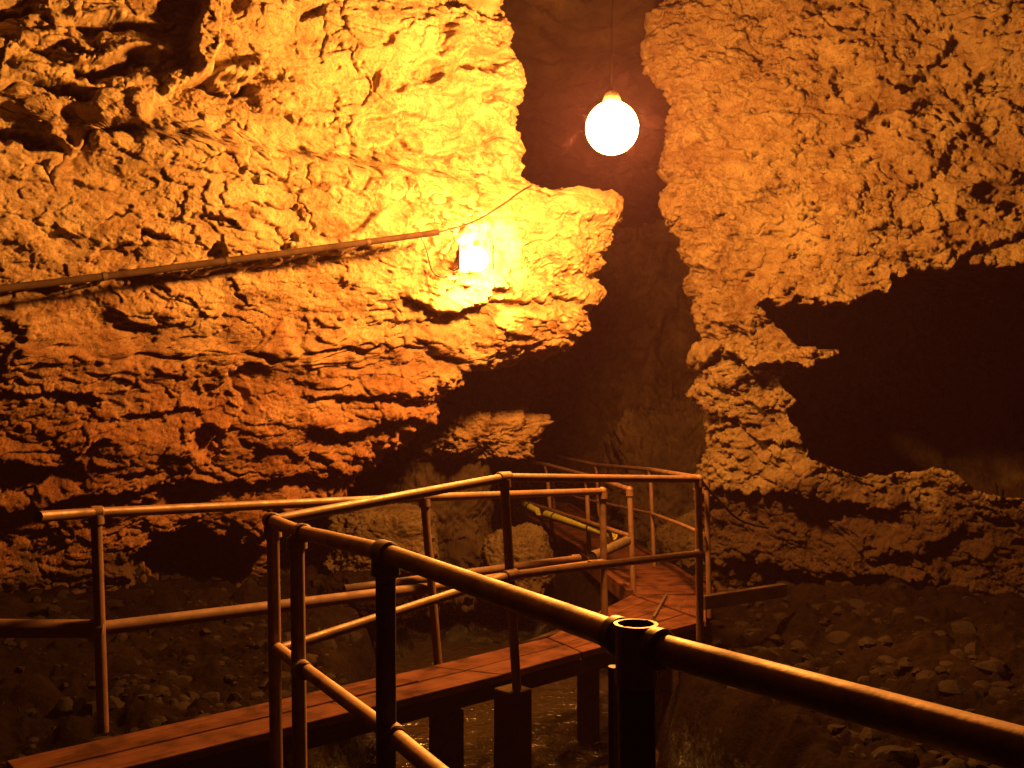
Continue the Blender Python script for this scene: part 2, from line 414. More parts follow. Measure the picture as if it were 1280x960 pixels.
LED = [
    ([(-40, 374), (60, 362), (160, 347), (240, 336), (330, 330), (400, 320), (455, 312)], .05, 12, .17, 15),
    ([(-20, 150), (60, 168), (95, 182), (125, 150), (175, 148)], 0.12, 26, .14, 26),
    ([(-20, 118), (40, 92), (100, 112)], 0.06, 16, .10, 18),
    ([(30, 48), (100, 66), (110, 82), (165, 70), (205, 68)], 0.12, 22, .13, 22),
    ([(90, 22), (140, 34), (165, 20), (200, 26)], 0.09, 16, .10, 16),
    ([(-20, 8), (45, 8)], .12, 14, .12, 16),
    ([(225, 112), (262, 100), (290, 118), (322, 90)], 0.10, 18, .12, 18),
    ([(175, 155), (230, 164), (280, 172)], .06, 14, .05, 10),
    ([(320, 98), (350, 106), (400, 112), (466, 118)], .05, 20, .05, 7),
    ([(318, 142), (350, 146), (385, 158), (420, 164), (450, 152), (510, 150), (560, 142)], .07, 18, .07, 12),
    ([(420, 196), (455, 190), (500, 184), (555, 190), (580, 196)], .06, 16, .07, 11),
    ([(330, 225), (362, 222), (402, 206)], .07, 16, .07, 11),
    ([(365, 222), (362, 250), (372, 270)], .03, 10, .03, 8),
    ([(472, 270), (440, 288), (400, 298), (370, 302)], .07, 14, .09, 14),
    ([(478, 200), (486, 226), (460, 238)], .06, 14, .06, 10),
    ([(180, 286), (212, 294)], .05, 10, .06, 9),
    ([(115, 328), (130, 314), (170, 308)], .06, 12, .06, 9),
    ([(0, 316), (28, 306), (60, 288), (80, 290)], .06, 12, .06, 9),
    ([(225, 276), (255, 270), (280, 274)], .06, 12, .06, 10),
    ([(150, 212), (215, 206), (280, 214)], .04, 14, .04, 8),
    ([(30, 230), (90, 222), (130, 232)], .04, 12, .04, 8),
    ([(160, 446), (240, 438), (330, 440), (420, 442), (480, 436), (560, 444)], .05, 16, .06, 8),
    ([(285, 476), (300, 462), (330, 458)], .07, 13, .10, 13),
    ([(150, 398), (185, 408), (215, 402)], .05, 12, .05, 9),
    ([(400, 500), (450, 500), (500, 494), (560, 488)], .08, 16, .09, 12),
    ([(395, 536), (440, 540), (480, 530), (520, 515)], .09, 18, .11, 16),
    ([(200, 618), (240, 590), (275, 548), (300, 512), (292, 480)], .07, 16, .15, 22),
    ([(40, 498), (80, 490), (105, 506)], .07, 14, .08, 11),
    ([(150, 522), (195, 520), (240, 512)], .07, 14, .08, 10),
    ([(-20, 585), (40, 588), (90, 582), (120, 552)], .10, 18, .11, 16),
    ([(60, 628), (130, 612), (200, 606), (260, 600)], .10, 16, .12, 18),
    ([(245, 602), (320, 600), (380, 590), (440, 596)], .10, 16, .12, 16),
    ([(340, 560), (390, 570), (430, 585)], .06, 14, .07, 12),
    ([(-20, 470), (20, 478), (50, 462)], .05, 12, .05, 10),
    ([(560, 400), (590, 392), (650, 378), (700, 374), (735, 378)], .07, 18, .07, 9),
    ([(540, 430), (580, 452), (640, 446), (700, 438)], .05, 14, .08, 12),
    ([(520, 376), (560, 392), (600, 384), (625, 366)], .13, 18, .10, 14),
    ([(470, 405), (520, 398), (560, 408)], .05, 14, .05, 10),
    ([(560, 112), (600, 118), (640, 110)], .08, 14, .10, 12),
]
PITS = [
    (560, 40, 16, 26, 20, -.14), (540, 84, 22, 14, -30, -.14), (610, 75, 34, 16, -8, -.2), (622, 118, 14, 12, 0, -.12), (475, 92, 7, 18, 0, -.10), (490, 45, 10, 8, -20, -.08), (385, 16, 24, 9, -15, -.12),
    (600, 6, 50, 10, 5, -.2), (255, 708, 95, 44, 0, -.75), (505, 108, 10, 8, 0, -.08), (565, 190, 26, 9, 0, -.09), (622, 188, 20, 14, 0, -.14), (300, 205, 8, 5, 0, -.05), (265, 312, 10, 9, 0, -.08),
    (190, 292, 16, 5, 0, -.07), (165, 410, 26, 8, 0, -.06), (90, 500, 22, 8, 0, -.08), (260, 550, 26, 20, -45, -.15), (60, 600, 40, 14, 0, -.1),
    (20, 152, 64, 24, 10, -.26), (100, 150, 34, 22, 0, -.24), (140, 78, 54, 14, -8, -.26), (70, 52, 40, 9, 8, -.16), (140, 28, 50, 10, 0, -.22), (160, 150, 34, 9, 0, -.2), (20, 5, 34, 12, 0, -.25), (80, 106, 40, 12, 10, -.2), (275, 108, 40, 12, 8, -.16),
    (300, 8, 14, 14, 0, -.08), (210, 8, 8, 20, 0, -.08),
    (612, 322, 46, 40, -30, -.16), (600, 360, 36, 16, 0, -.08),
    (250, 45, 16, 62, 0, .26), (236, 95, 30, 12, 20, .10), (70, 80, 50, 10, 8, .06), (290, 92, 36, 10, -10, .10),
    (735, 258, 40, 26, 15, .10), (690, 300, 50, 50, 0, .06), (660, 415, 70, 26, -8, .10), (460, 222, 30, 16, 10, .05),
    (380, 120, 60, 12, 5, .05), 
]
LED = [(p_, h_ * (.72 if p_[0][1] > 390 else 1), wa_, h2_ * (.8 if p_[0][1] > 390 else 1), wb_) for p_, h_, wa_, h2_, wb_ in LED]
dm = poly_ledges(pxw, pyw, LED) + blobs(pxw, pyw, PITS, wn[:, 0] * 0.6 + wf[:, 1] * .8)
anis = flat * np.array([0.8, 0.8, 1.7])
frontL = np.zeros(sh); frontL[:, :len(usL)] = 1; frontL[:, len(usL):len(usL) + 50] = np.linspace(1, 0, 50)
d = 0.16 * fbm(anis * 0.9, 3, 21) + dm * frontL.ravel()
arcL = np.zeros(sh); arcL[:, len(usL) - 70:len(usL)] = np.linspace(0, 1, 70); arcL[:, len(usL):len(usL) + 60] = 1; arcL = arcL.ravel()
d += arcL * (.13 * fbm(flat * 3.0, 4, 43, .6) + .05 * fbm(flat * 9, 3, 44, .6, True))
# bedding ledges that stick out above and cut back sharply beneath
t = flat[:, 2] * 1.0 - 0.10 * flat[:, 0] + 0.30 * fbm(anis * 1.1, 3, 31)
mask = sstep(-0.05, 0.35, fbm(anis * 1.6, 2, 33))
for per, amp, sd in ((0.42, 0.032, 0), (0.23, 0.022, 3)):
    q = t / per + 0.5 * perlin(anis * 2.3, 35 + sd); fr = q - np.floor(q)
    saw = (1 - fr) * sstep(0.0, 0.12, fr)
    d += amp * mask * saw
# plates that have spalled off with irregular edges, and a few cracks
pl = flat * np.array([.75, .75, 1.55]); pl[:, 2] += .12 * flat[:, 0]
d += 0.55 * terrace(.22 * fbm(pl * 1.5, 4, 36, .55) , 22, .10)
d += 0.36 * terrace(.14 * fbm(pl * 4.2, 4, 37, .6), 34, .12)
f1, f2, ci = worley(pl * 2.0 + np.repeat(wn[:, :1], 3, 1) * .9, 5)
crk = sstep(-.1, .25, fbm(flat * 1.3, 2, 38))
d += 0.05 * (ci - .5) - 0.06 * crk * np.exp(-(f2 - f1) / 0.03)
nr = normals(X, False).reshape(-1, 3)
if (nr[len(nr) // 2] @ np.array([0, -1, 0])) < 0: nr = -nr; flipL = True
else: flipL = False
Y1 = flat + nr * d[:, None]
Xn = Y1.reshape(*sh, 3)
nr = normals(Xn, flipL).reshape(-1, 3)
rough = 0.2 + 0.8 * sstep(-.2, .4, fbm(flat * 1.7, 3, 41))
d2 = 0.022 * fbm(Y1 * 8 * np.array([1, 1, 1.6]), 3, 51, .6) * rough + .10 * terrace(.06 * fbm(Y1 * 11 * np.array([.8, .8, 1.7]), 3, 54, .6), 60, .15) * rough + 0.010 * fbm(Y1 * 24 * np.array([1, 1, 1.5]), 3, 52, .6, True) * rough + 0.004 * fbm(Y1 * 60, 2, 53)
Y2 = Y1 + nr * d2[:, None]
left_wall = Y2.reshape(*sh, 3)
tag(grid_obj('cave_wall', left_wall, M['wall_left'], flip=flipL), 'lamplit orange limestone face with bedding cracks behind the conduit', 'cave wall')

def on_left(x, y, out=0.05):
    """place on the left face seen from the photographer's spot, `out` metres in front of the rock"""
    qx, qy = proj(left_wall[:, :len(usL) + 30]); k = np.argmin((qx - x) ** 2 + (qy - y) ** 2)
    p = left_wall[:, :len(usL) + 30].reshape(-1, 3)[k]
    return P(x, y, p[1] - out)

# ---- right rock face
eR = np.array([-2.46, 1.5]) / 2.881
AR = np.array([1.6, 8.8]) - eR * 5.6
silR = [(-400, 835), (-20, 832), (0, 830), (20, 818), (36, 826), (45, 812), (60, 816), (78, 824), (95, 834), (150, 842), (190, 832), (205, 836), (225, 850), (245, 846), (262, 860), (300, 868), (340, 868), (370, 878), (400, 884), (425, 888), (440, 868), (455, 890), (470, 892), (490, 862),
        (510, 872), (530, 876), (560, 878), (600, 874), (700, 880), (800, 890), (1300, 900)]
zR = np.linspace(-1.0, 5.5, 820); usR = np.linspace(0, 1, 820)
leanR = lambda z: 0.08 * (z - 2.4) - 0.12 * max(0, 1.2 - z)
X = wall_sheet(AR, eR, -1, zR, usR, silR, 0.3, math.radians(86), leanR, 6.5, 50, 60)
sh = X.shape[:2]; flat = X.reshape(-1, 3)
nr = normals(X, False).reshape(-1, 3); flipR = (nr[len(nr) // 2] @ np.array([0, -1, 0])) < 0
if flipR: nr = -nr
wn = np.stack([fbm(flat * 2.5, 4, 61), fbm(flat * 2.5 + 9, 4, 62)], 1)
wf = np.stack([fbm(flat * 10, 3, 63), fbm(flat * 10 + 5, 3, 64)], 1)
px, py = proj(flat)
pxw = px + wn[:, 0] * 34 + wf[:, 0] * 14; pyw = py + wn[:, 1] * 26 + wf[:, 1] * 12
top = np.interp(pxw, [850, 900, 930, 960, 1000, 1060, 1100, 1140, 1175, 1290, 1900], [640, 520, 430, 386, 376, 384, 374, 346, 330, 336, 345])
front = np.zeros(sh); front[:, :len(usR)] = 1; front[:, len(usR):len(usR) + 40] = np.linspace(1, 0, 40); front = front.ravel()
bot = np.interp(pxw, [850, 900, 930, 960, 1000, 1100, 1190, 1230, 1300, 1900], [640, 520, 530, 560, 578, 588, 590, 612, 618, 625])
pys = py + wn[:, 1] * 22 + wf[:, 1] * 3
xl = np.interp(pys, [360, 385, 405, 425, 438, 452, 468, 500, 530, 560, 600], [950, 962, 975, 1000, 1052, 1040, 985, 992, 985, 1000, 1030]) + wf[:, 0] * 16
hole = sstep(-6, 10, pyw - top) * (1 - sstep(-5, 5, pys - bot)) * sstep(-6, 8, pxw - xl) * front
d = -4.4 * hole
d += 0.22 * np.exp(-np.clip(top - pyw, 0, None) / 70.0) * (pyw < top) * sstep(930, 1000, pxw) * front
LEDR = [
    ([(885, 440), (930, 445), (960, 470)], .10, 12, .14, 12), ([(870, 500), (900, 520), (950, 530)], .08, 10, .16, 14), ([(880, 536), (930, 540), (985, 560)], .10, 10, .10, 12),
    ([(960, 455), (1000, 462), (1060, 440)], .3, 14, .1, 10),
    ([(885, 610), (940, 614), (985, 604), (1010, 616)], .10, 18, .12, 16), ([(1000, 618), (1060, 628), (1110, 640)], .08, 16, .12, 22), ([(1020, 575), (1030, 610)], .05, 10, .06, 10),
    ([(1105, 690), (1140, 700), (1180, 660)], .08, 16, .10, 18), ([(880, 700), (960, 708), (1040, 716), (1160, 724)], .12, 24, .16, 26), ([(900, 770), (1000, 780), (1120, 790), (1280, 810)], .12, 24, .16, 26),
    ([(1100, 370), (1140, 372), (1165, 340), (1200, 320), (1280, 300)], .10, 14, .12, 14),
]
PITR = [(1050, 94, 18, 9, -10, -.12), (1044, 115, 8, 6, 0, -.08), (1080, 150, 24, 8, -30, -.12), (1030, 8, 30, 9, -10, -.14), (1070, 26, 20, 7, -25, -.12), (932, 38, 18, 5, -8, -.08), (935, 50, 8, 5, 0, -.06),
        (882, 162, 16, 7, -20, -.06), (1022, 180, 8, 6, 0, -.07), (1065, 174, 14, 6, 0, -.08), (1145, 100, 26, 12, -35, -.14), (1240, 100, 30, 14, -10, -.16), (1150, 140, 18, 8, -20, -.1),
        (975, 232, 20, 8, 0, -.09), (1120, 290, 24, 8, -10, -.10), (1250, 250, 40, 18, 0, -.14), (1180, 60, 30, 10, -40, -.14), (1230, 160, 24, 24, 0, -.12), (1190, 200, 20, 12, -30, -.10), (1150, 330, 24, 12, 0, -.12), (1100, 200, 16, 7, -20, -.08),
        (1070, 60, 24, 10, -20, .06), (1190, 350, 70, 18, -5, .16), (900, 300, 26, 60, 0, .05), (900, 470, 30, 14, -10, .10), (1010, 440, 40, 14, -15, .2), (960, 480, 30, 14, 20, -.1)]
up = sstep(620, 560, py)
d += front * (poly_ledges(pxw, pyw, LEDR) + blobs(pxw, pyw, PITR, wn[:, 0] * .7 + wf[:, 1]))
d += 0.20 * fbm(flat * 0.9, 3, 71)
arcR = np.zeros(sh); arcR[:, len(usR) - 50:len(usR)] = np.linspace(0, 1, 50); arcR[:, len(usR):len(usR) + 50] = 1; arcR = arcR.ravel()
d += arcR * (.09 * fbm(flat * 3.2, 4, 76, .6) + .05 * fbm(flat * 10, 3, 77, .6, True))
an = flat * np.array([.8, .8, 1.35]); an[:, 2] += .35 * flat[:, 0]
d += 0.75 * (1 - hole) * terrace(.22 * fbm(an * 1.9, 4, 74, .55), 20, .15)
f1, f2, ci = worley(an * 4.2 + np.repeat(wn[:, :1], 3, 1) * 1.1, 8)
d += (0.05 * (f1 - .4) + 0.05 * (ci - .5)) * (1 - hole)
f1, f2, ci = worley(an * 9 + np.repeat(wf[:, :1], 3, 1) * 1.3, 9)
pit = sstep(0.82, 0.97, ci) * sstep(.5, .1, f1)
d += 0.022 * (f1 - .4) - 0.13 * pit * up
nh = np.array([[-.12, -.993, 0.0]])
Y1 = flat + nr * (d + 4.4 * hole)[:, None] - nh * (4.4 * hole)[:, None]
n2 = normals(Y1.reshape(*sh, 3), flipR).reshape(-1, 3)
A2 = Y1 * np.array([.85, .85, 1.3]); A2[:, 2] += .35 * Y1[:, 0]
f1, f2, ci = worley(A2 * 20 + np.repeat(wf[:, :1], 3, 1) * 2.0, 10)
d2 = 0.012 * (f1 - .4) + 0.042 * fbm(A2 * 7, 4, 81, .6) + .15 * terrace(.07 * fbm(A2 * 13, 3, 84, .6), 48, .2) + 0.012 * fbm(A2 * 26, 3, 82, .6, True) + .004 * fbm(Y1 * 62, 2, 83)
Y1[:, 2] -= 1.0 * hole * sstep(0.25, .8, (pyw - top) / np.maximum(bot - top, 1)); Y1[:, 2] += .5 * hole * sstep(.5, .1, (pyw - top) / np.maximum(bot - top, 1))
d2 *= (1 - .85 * hole) * (.4 + .75 * sstep(-.22, .3, fbm(flat * 1.5, 3, 78)))
right_wall = (Y1 + n2 * d2[:, None]).reshape(*sh, 3)
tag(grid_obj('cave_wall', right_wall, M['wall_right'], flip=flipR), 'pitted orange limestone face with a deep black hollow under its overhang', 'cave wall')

# ---- far end of the passage and roof
gx = np.linspace(-9, 8, 300); gz = np.linspace(-1.5, 7, 170); xx, zz = np.meshgrid(gx, gz)
X = np.stack([xx, 21.5 - 0.10 * xx ** 2 * .5 + 0 * zz, zz], -1); flat = X.reshape(-1, 3)
f1, f2, ci = worley(flat * np.array([1.5, 1.5, .8]), 15)
X[..., 1] -= (1.2 * fbm(flat * .5, 3, 91) + .5 * fbm(flat * np.array([2.2, 2, 1.0]), 4, 92, .55, True) + .35 * (.5 - f1)).reshape(xx.shape)
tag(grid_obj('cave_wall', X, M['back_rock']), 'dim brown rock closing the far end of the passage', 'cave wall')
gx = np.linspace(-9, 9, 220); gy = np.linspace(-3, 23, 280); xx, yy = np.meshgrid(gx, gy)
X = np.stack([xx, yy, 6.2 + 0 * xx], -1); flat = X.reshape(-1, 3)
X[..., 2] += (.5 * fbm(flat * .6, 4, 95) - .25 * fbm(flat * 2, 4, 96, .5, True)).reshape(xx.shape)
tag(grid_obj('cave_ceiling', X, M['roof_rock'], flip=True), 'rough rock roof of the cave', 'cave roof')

# ------------------------------------------------------------------ ground and stream
gx = np.concatenate([np.linspace(-7, -3, 80)[:-1], np.linspace(-3, 3.6, 480), np.linspace(3.6, 7, 60)[1:]])
gy = np.concatenate([np.linspace(-2, 3.4, 60)[:-1], np.linspace(3.4, 10.5, 520), np.linspace(10.5, 24, 240)[1:]])
xx, yy = np.meshgrid(gx, gy); p = np.stack([xx, yy, 0 * xx], -1).reshape(-1, 3)
cx = np.interp(yy, [-2, 3, 5.2, 6.6, 8.2, 10, 12], [.6, .4, .15, .05, -.1, -.5, -1.6]) + .25 * perlin(p * .9, 3).reshape(xx.shape)
hw = np.interp(yy, [-2, 4, 6, 8, 10, 11.5, 13], [1.6, 1.2, 1.0, 1.15, .8, .5, .2])
dist = np.abs(xx - cx) / hw
leftbank = np.interp(yy, [0, 5, 7, 10, 16], [-.5, -.28, -.1, .02, .1]); rightbank = np.interp(yy, [0, 4, 6, 8, 10, 16], [-.5, -.22, -.2, -.3, -.15, 0])
bank = np.where(xx < cx, leftbank, rightbank)
bank = bank + np.where(xx > cx, sstep(1.9, 3.2, xx) * .3, sstep(-1.5, -4, xx) * .25)
deep = np.interp(yy, [-2, 5, 8.5, 10, 13], [-1.25, -1.2, -1.12, -.75, -.1])
k = sstep(0.72, 1.25, dist)
Z = deep * (1 - k) + bank * k
f1, f2, ci = worley(p * 2.6 + 4, 21); Z += (.16 * (.55 - f1) * (ci > .35) * (.4 + ci)).reshape(xx.shape)
f1, f2, ci = worley(p * 6 + 4, 22); Z += (.075 * (.55 - f1) * (.3 + ci)).reshape(xx.shape)
f1, f2, ci = worley(p * np.array([3.6, 3.6, 1]) + 11, 28); Z += (.15 * np.clip(.55 - f1, 0, 1) * (ci > .3) * (.3 + ci)).reshape(xx.shape)
Z += .14 * fbm(p * 1.4, 4, 23).reshape(xx.shape) + .035 * fbm(p * 9, 4, 24, .6, True).reshape(xx.shape)
f1, f2, ci = worley(p * 15, 25); Z += (.022 * (.55 - f1)).reshape(xx.shape)
ground = np.stack([xx, yy, Z], -1)
tag(grid_obj('ground', ground, M['ground']), 'wet muddy stones and rubble on the cave bottom', 'ground')
def gz_at(x, y):
    i = np.argmin(np.abs(gy - y)); j = np.argmin(np.abs(gx - x)); return float(Z[i, j])
wx = np.linspace(-3.2, 3.2, 160); wy = np.linspace(-2, 12, 320); xx, yy = np.meshgrid(wx, wy); p = np.stack([xx, yy, 0 * xx], -1).reshape(-1, 3)
WX = np.stack([xx, yy, (-.80 + .006 * fbm(p * 5, 3, 27)).reshape(xx.shape)], -1)
tag(grid_obj('stream_water', WX, M['water']), 'dark stream glinting beneath the boardwalk', 'stream')

# ------------------------------------------------------------------ boulders
def rock_blob(name, c, size, mat, seed, label, cat='boulder', rotz=0, n=150, boxy=0.0, amp=.16):
    th = np.linspace(0.02, PI - .02, n); ph = np.linspace(0, 2 * PI, 2 * n, endpoint=False); T, Q = np.meshgrid(th, ph, indexing='ij')
    D = np.stack([np.sin(T) * np.cos(Q), np.sin(T) * np.sin(Q), np.cos(T)], -1)
    if boxy: D = D / (np.sum(np.abs(D) ** (2 + 8 * boxy), -1) ** (1 / (2 + 8 * boxy)))[..., None]
    V = D * np.array(size); fl = V.reshape(-1, 3) + seed * 7.3
    s = float(min(size))
    f1, f2, ci = worley(fl * 3.2, seed); r = amp * (fbm(fl * 1.6 / s * .5, 3, seed) + .5 * (.5 - f1)) + .45 * amp * fbm(fl * 8, 4, seed + 1, .62, True) + .22 * amp * fbm(fl * 24, 3, seed + 2, .6, True)
    r = r + amp * 1.1 * terrace(.3 * fbm(fl * 2.6, 3, seed + 5, .6), 14, .2)
    V = V * (1 + (r / s).reshape(T.shape)[..., None] * .8)
    c_, s_ = math.cos(rotz), math.sin(rotz); V = np.stack([V[..., 0] * c_ - V[..., 1] * s_, V[..., 0] * s_ + V[..., 1] * c_, V[..., 2]], -1)
    o = grid_obj(name, V, mat, kind=None, closed=True, flip=True); o.location = c
    return tag(o, label, cat)
q = P(650, 690, 9.6); rock_blob('boulder', (q.x, 9.75, .0), (.32, .28, .34), M['boulder'], 3, 'knobbly lit boulder in front of the far walkway', boxy=.1, amp=.12)
q = P(482, 665, 8.6); rock_blob('boulder', (-1.24, 8.95, .34), (.45, .36, .28), M['boulder'], 5, 'long flat-topped block at the foot of the left rock face', boxy=.5, amp=.10)
q = P(452, 725, 8.0); rock_blob('boulder', (q.x, 8.1, -.12), (.36, .3, .26), M['ground'], 6, 'low dark wet boulder below the flat-topped block', amp=.12)
rock_blob('rock_outcrop', (-.36, 9.9, 1.36), (.50, .34, .21), M['ledge'], 31, 'ragged bright ledge jutting from under the left face above the far railing', 'rock outcrop', boxy=.35, amp=.17, rotz=.5)
rock_blob('rock_outcrop', (-.78, 10.15, .42), (.46, .40, .85), M['roof_rock'], 33, 'dark rock pillar carrying the ragged bright ledge', 'rock outcrop', boxy=.3, amp=.2)
q = P(420, 925, 6.0); rock_blob('boulder', (q.x, 6.0, -.72), (.34, .26, .22), M['ground'], 12, 'wet boulder in the stream under the boardwalk', amp=.10)
q = P(290, 930, 5.6); rock_blob('boulder', (q.x, 5.7, -.62), (.36, .26, .24), M['ground'], 13, 'dark boulder under the boardwalk between the two corner posts', amp=.10)
q = P(840, 690, 10.5); rock_blob('boulder', (q.x + .35, 10.6, -.02), (.5, .5, .42), M['boulder'], 14, 'rough boulder on the right of the far walkway', amp=.2)

q = P(835, 640, 12.0); rock_blob('rock_outcrop', (q.x + .25, 12.4, .35), (.85, .6, 1.05), M['roof_rock'], 17, 'dim fluted rock mass behind the right railing of the far walkway', 'rock outcrop', boxy=.3, amp=.32)
rv = []; rf = []; nvert = 0
bm_t = MB().sphere((0, 0, 0), 1.0, 10, 7); tv = np.array([list(v) for v in bm_t.v]); tf = bm_t.f
for _ in range(4200):
    x_ = random.uniform(-4.6, 4.2); y_ = random.uniform(3.6, 12.5)
    if random.random() < .55: x_ = random.uniform(-3.6, 2.9); y_ = random.uniform(4.3, 9.5)
    sz = .012 + .075 * random.random() ** 4.0
    g_ = gz_at(x_, y_)
    if g_ < -.84 or abs(gz_at(x_, y_ - .12) - g_) > .07 or abs(gz_at(x_ - .12, y_) - g_) > .07: continue
    k_ = rng.normal(size=(7, 3)); k_ /= np.linalg.norm(k_, axis=1)[:, None]; cut = rng.uniform(.45, .85, 7)
    v_ = tv.copy()
    for n_, c_ in zip(k_, cut):                       # broken faces
        dd = v_ @ n_ - c_; v_ -= np.clip(dd, 0, None)[:, None] * n_
    v_ = v_ * sz * np.array([random.uniform(.8, 1.5), random.uniform(.8, 1.5), random.uniform(.55, 1.0)])
    a_ = random.random() * 6.28; ca, sa = math.cos(a_), math.sin(a_)
    v_ = np.stack([v_[:, 0] * ca - v_[:, 1] * sa + x_, v_[:, 0] * sa + v_[:, 1] * ca + y_, v_[:, 2] + g_ - sz * .12], 1)
    rv.append(v_); rf += [tuple(i + nvert for i in f) for f in tf]; nvert += len(v_)
me = bpy.data.meshes.new('rubble'); me.from_pydata(np.concatenate(rv).tolist(), [], rf); me.materials.append(M['rubble']); me.update()
me.shade_smooth(); me.set_sharp_from_angle(angle=math.radians(30))
tag(link(bpy.data.objects.new('rubble', me)), 'loose broken stones scattered over the muddy cave bottom', 'rubble', kind='stuff')
# ------------------------------------------------------------------ pipe railings
def rail_thing(label, first, cat='railing'): return thing('pipe_railing', label, cat, (first.x, first.y, 0), 'pipe handrails of the cave walkways')
def pipe(parent, name, pts, r, mat='rail', n=24): return MB().ring_tube(pts, r, n).build(name, M[mat], parent)
def post(parent, top, bot, r, mat='rail', collar=True):
    o = MB().ring_tube([bot, top], r, 22).build('post', M[mat], parent)
    if collar:
        t = Vector(top); d = (Vector(bot) - t).normalized()
        MB().ring_tube([t + d * .01, t + d * .055, t + d * .06], [r * 1.42, r * 1.42, r * 1.1], 22).build('collar', M[mat], o)
    return o
def fitting(parent, c, axis, r, ln):
    a = Vector(axis).normalized(); c = Vector(c)
    m = MB().ring_tube([c - a * ln, c - a * (ln - .006), c + a * (ln - .006), c + a * ln], [r * 1.12, r * 1.32, r * 1.32, r * 1.12], 24)
    return m.build('pipe_fitting', M['rail'], parent)

# near railing along the photographer's landing, and round the corner along the boardwalk's front edge
c0 = P(340, 651, 3.95); p480 = P(482, 691, 2.75); p790 = P(795, 803, 1.67); pend = P(1330, 951, 1.09)
R1 = rail_thing('thick pipe handrail sweeping across the lower right with an open tee socket', P(640, 700, 2.2))
r1 = .0275
pipe(R1, 'top_rail', smooth_path([c0, P(372, 664, 3.62), P(405, 672, 3.3), p480], 6), r1, 'rail_near')
pipe(R1, 'top_rail', [p480, p790], r1, 'rail_near')
pipe(R1, 'top_rail', [p790, pend, pend + (pend - p790) * 1.2], r1 * .98, 'rail_near')
m0 = P(346, 810, 3.95); m480 = P(490, 918, 2.75); m790 = P(800, 1175, 1.67)
pipe(R1, 'mid_rail', [m0, m480], r1 * .9, 'rail_near'); pipe(R1, 'mid_rail', [m480, m790], r1 * .95, 'rail_near')
fitting(R1, p480, (p790 - p480) * .5 + (p480 - c0) * .5, r1, .045)
fitting(R1, m480, m790 - m480, r1, .045)
fitting(R1, c0, (P(405, 672, 3.3) - c0), r1, .03)
fitting(R1, P(378, 666, 3.56), p480 - c0, r1, .03); fitting(R1, P(378, 837, 3.56), m480 - m0, r1, .03)
fitting(R1, p790 - (p790 - p480).normalized() * .056, p790 - p480, r1, .017); fitting(R1, p790 + (pend - p790).normalized() * .056, pend - p790, r1, .017)
post(R1, P(341, 655, 3.96), P(353, 950, 3.96) + Vector((0, 0, -1.0)), .027, 'rail_near')
post(R1, P(371, 668, 3.6), P(382, 950, 3.6) + Vector((0, 0, -1.0)), .028, 'rail_near')
post(R1, p480 - Vector((0, 0, .01)), P(487, 905, 2.75) + Vector((0, 0, -1.2)), .030, 'rail_dark')
post(R1, p790 - Vector((0, 0, .0)), p790 + Vector((.01, 0, -2.0)), .033, 'rail_dark', collar=False)
post(R1, P(768, 800, 1.78) - Vector((0, 0, .05)), P(768, 800, 1.78) + Vector((-.01, 0, -2.0)), .012, 'rail_dark', collar=False)
# the tee: upright socket with an open rim
sk = MB(); base = p790; n = 32
sk.ring_tube([base + Vector((0, 0, z_)) for z_ in (-.075, .027, .034, .034, .029, .022)], [.037, .037, .040, .033, .0315, .0315], n, caps=False)
so = sk.build('tee_socket', M['rail_near'], R1)
MB().ring_tube([base + Vector((0, 0, .020)), base + Vector((0, 0, .0293))], .0312, n).build('bore_shade', M['cord'], so)  # black disc painting the shade inside the socket's mouth

R2 = rail_thing('pipe handrail on the front edge of the boardwalk from the corner post to the junction', P(630, 600, 5.3))
q630 = P(630, 597, 5.3); q875 = P(873, 599, 6.6); r2 = .0255
pipe(R2, 'top_rail', [c0 + (q630 - c0).normalized() * .03, q630], r2); pipe(R2, 'top_rail', [q630, q875], r2)
n0 = P(350, 812, 3.97); n640 = P(638, 719, 5.28); n875 = P(874, 692, 6.6)
pipe(R2, 'mid_rail', [n0, n640], r2 * .95); pipe(R2, 'mid_rail', [n640, n875], r2 * .95)
fitting(R2, q630, q875 - c0, r2, .05); fitting(R2, n640, n875 - n0, r2, .05); fitting(R2, P(741, 706.5, 5.85), n875 - n640, r2, .03)
fitting(R2, n875, n875 - n640, r2, .03)
MB().sphere(q875, r2 * 1.35, 24, 14).build('pipe_fitting', M['rail'], R2)
post(R2, q630, P(646, 862, 5.33), .027); post(R2, q875, P(875, 800, 6.6), .027)

R3 = rail_thing('pipe handrail on the back edge of the boardwalk with a fat lower pipe', P(530, 622, 5.75))
t0 = P(48, 646, 4.12); t120 = P(120, 641, 4.45); t530 = P(530, 622, 5.75); t752 = P(753, 614, 6.9)
pipe(R3, 'top_rail', [t0, t120, t530], r2); pipe(R3, 'top_rail', [t530, t752], r2)
k0 = P(-420, 783, 3.9); k120 = P(122, 786, 4.47); k530 = P(533, 735, 5.8); k752 = P(756, 703, 6.9)
pipe(R3, 'mid_rail', [k0, k120], .043, 'grey_pipe'); pipe(R3, 'mid_rail', [k120, k530], .034, 'grey_pipe'); pipe(R3, 'mid_rail', [k530, k752], .030)
fitting(R3, k120, k120 - k0, .043, .03); fitting(R3, t530, t752 - t120, r2, .03); fitting(R3, t120, t530 - t120, r2, .03)
MB().sphere(t752, r2 * 1.3, 24, 14).build('pipe_fitting', M['rail'], R3)
post(R3, t120, P(129, 915, 4.45), .026); post(R3, t530, P(548, 832, 5.75), .026); post(R3, t752, P(756, 782, 6.9), .026)

